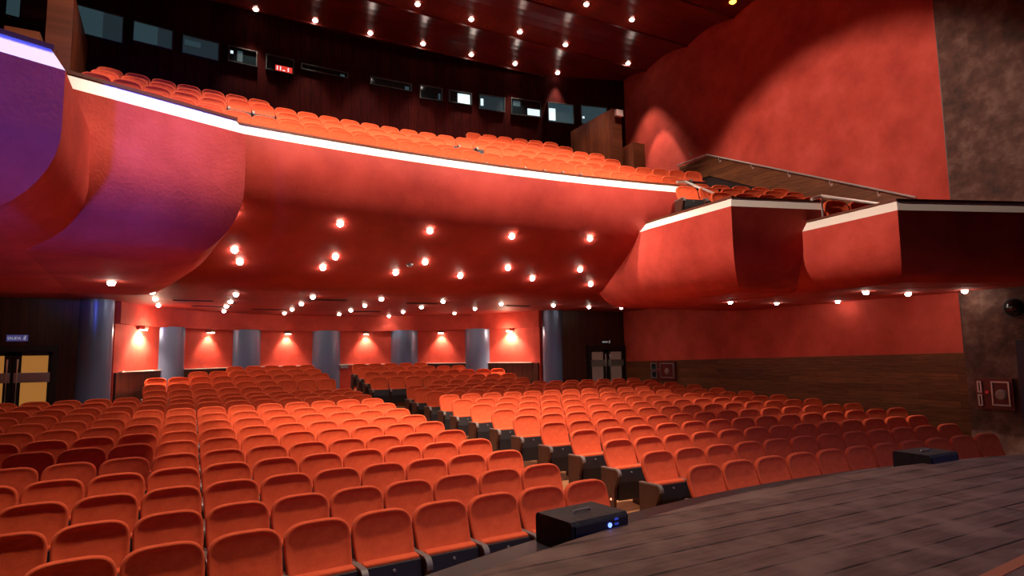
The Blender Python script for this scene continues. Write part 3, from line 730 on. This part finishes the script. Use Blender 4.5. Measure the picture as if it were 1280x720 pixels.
# side boxes (right)
for rn, (x0, y0_, z, cnt, dx) in enumerate([(5.25, 11.85, 3.30, 5, .54), (5.17, 12.78, 3.65, 6, .54), (5.75, 13.60, 4.0, 6, .54)]):
    for i in range(cnt):
        x = x0 + i * dx; y = y0_ - i * dx * .26
        seats.append((x, y, ZC + z - SEATH, PI - .26, 'orange seat in the right middle side box, %s row, %s from the aisle' % (ordn[rn], ordn[i]), 'side box seats', i == 0))
for i in range(4):
    x = 6.42 + i * .53; y = 10.1 - i * .53 * .3
    seats.append((x, y, ZC + 2.85 - SEATH, PI - .3, 'dark orange seat in the right side box nearest the stage, %s from the aisle' % ordn[i], 'side box seats', i == 0))

vis = []
for s in seats:
    q = project(s[0], s[1], s[2] + .8)
    if q is None or q[0] < -45 or q[0] > 1310 or q[1] > 800 or q[1] < -20: continue
    vis.append((q[2], s))
vis.sort(key=lambda t: t[0])
print('SEATS', len(seats), 'in view', len(vis))
def place(s):
    x, y, z, rz, lab, grp, end = s
    t = thing('theatre_seat', lab, 'seat', (x, y, z), rz, grp)
    for nm, me in (('backrest', BACK), ('seat_cushion', CUSH), ('seat_pan', PAN)):
        o = bpy.data.objects.new(nm, me); COL.objects.link(o); o.parent = t
    for sx_ in ((AXX,) if not end else (AXX, -AXX)):
        o = bpy.data.objects.new('side_panel', STAND); COL.objects.link(o); o.parent = t; o.location = (sx_, 0, 0)
        p_ = bpy.data.objects.new('arm_pad', PAD); COL.objects.link(p_); p_.parent = o
for d, s in vis[:300]:
    place(s)
    if 'third row from the stage, right block, first' in s[4]:
        a_ = bpy.data.objects[[o.name for o in COL.objects if o.get('label') == s[4]][0]]
        bm = bmesh.new(); cyl(bm, (AXX + .024, .20, .16), (AXX + .032, .20, .16), .014, n=12)
        o = obj('aisle_light', bm, M['redled'], a_)
rest = vis[300:]
if rest:
    bm = bmesh.new(); mi = {}
    mats = [M['fabric'], M['black'], M['panelbrown'], M['armpad']]
    for d, s in rest:
        x, y, z, rz, lab, grp, end = s
        Mx = Matrix.Translation((x, y, z)) @ Matrix.Rotation(rz, 4, 'Z')
        for me, idx, off in [(BACK, 0, 0), (CUSH, 0, 0), (PAN, 1, 0), (STAND, 2, AXX), (PAD, 3, AXX)]:
            v0 = len(bm.verts); f0 = len(bm.faces); bm.from_mesh(me)
            bm.verts.ensure_lookup_table(); bm.faces.ensure_lookup_table()
            bmesh.ops.transform(bm, matrix=Mx @ Matrix.Translation((off, 0, 0)), verts=bm.verts[v0:])
            for f in bm.faces[f0:]: f.material_index = idx
    me = bpy.data.meshes.new('distant_theatre_seats'); bm.to_mesh(me); bm.free()
    for m_ in mats: me.materials.append(m_)
    o = bpy.data.objects.new('distant_theatre_seats', me); COL.objects.link(o)
    tag(o, 'the farthest orange seats of the raised back rows and the upper balcony rows', 'seats', 'theatre seats', 'stuff')

# ---------------------------------------------------------------- stage and bridge lighting, with added fill spots
def aim(x, y, z, tx, ty, tz, e, size, blend, col, soft=.15, name='stage_or_fill_spot'):
    ld = bpy.data.lights.new(name, 'SPOT'); ld.energy = e; ld.spot_size = size; ld.spot_blend = blend; ld.color = col; ld.shadow_soft_size = soft
    o = bpy.data.objects.new(name, ld); COL.objects.link(o); o.location = (x, y, z)
    o.rotation_euler = (Vector((tx, ty, tz)) - Vector((x, y, z))).to_track_quat('-Z', 'Y').to_euler(); return o
WARM = (1, .76, .62)
# lighting bridge under the ceiling, in front of the balcony, then two added spots for the left boxes
aim(-1.5, 8.6, 10.9, 0, 14.5, 6.4, 4000, 1.30, .5, WARM, .2)
aim(3.2, 8.6, 10.9, 2.5, 14.5, 6.6, 3100, 1.2, .6, WARM, .2)
aim(-4.4, 8.9, 10.9, -4.6, 13.0, 6.4, 2400, 1.0, .6, WARM, .2)
aim(-3.0, 7.2, 9.6, -4.9, 10.3, 5.0, 1500, .42, .7, (1, .74, .66), .15)  # added narrow spot, brightens the upper front of the left middle box
aim(-5.6, 8.9, 11.0, -6.6, 8.2, 4.5, 1500, .5, .8, WARM, .1)  # added grazing spot, whitens the ledge of the left box nearest the stage
# wash over the stalls
aim(.5, 9.0, 10.9, .3, 12.6, 0, 6200, .80, .85, (1, .74, .58), .3)
aim(-2.6, 8.9, 10.5, -3.0, 9.8, .8, 2900, 1.25, .9, (1, .74, .58), .3)
# pools on the right upper wall, then an added spot at the left
aim(-2.5, 12.4, 10.9, 9.3, 11.9, 4.4, 4000, .88, .34, WARM, .12)
aim(8.2, 18.2, 11.1, 9.3, 17.9, 7.0, 480, .72, .35, WARM, .05)
aim(-4.2, 13.0, 11.2, -7.0, 17.7, 8.6, 1300, .5, .7, WARM, .1)  # added spot, brightens the wood-clad stair wall at the left
# blue stage light on the left boxes, cool wash on the stage
aim(-6.6, .6, 2.6, -6.0, 9.2, 4.3, 5200, .40, .75, (.07, .10, 1), .15)
aim(2.0, -1.0, 8.0, 2.5, 4.0, 1.1, 700, 1.3, .9, (.60, .58, 1), .6)
aim(-1.0, -3.0, 6.5, 0, 9.5, .8, 520, .95, .9, (.50, .34, 1), .5)  # violet fill added to tint the upper seat backs
aim(-1.5, 5.0, 10.8, -1.0, 6.0, 1.1, 1150, 1.0, .9, (1, .76, .58), .3)
w = bpy.data.worlds.new('hall_dark'); SC.world = w; w.use_nodes = True
w.node_tree.nodes['Background'].inputs[0].default_value = (.28, .11, .20, 1); w.node_tree.nodes['Background'].inputs[1].default_value = .04
SC.view_settings.view_transform = 'Standard'; SC.view_settings.look = 'None'; SC.view_settings.gamma = 1; SC.view_settings.use_curve_mapping = False
SC.view_settings.exposure = 0.0
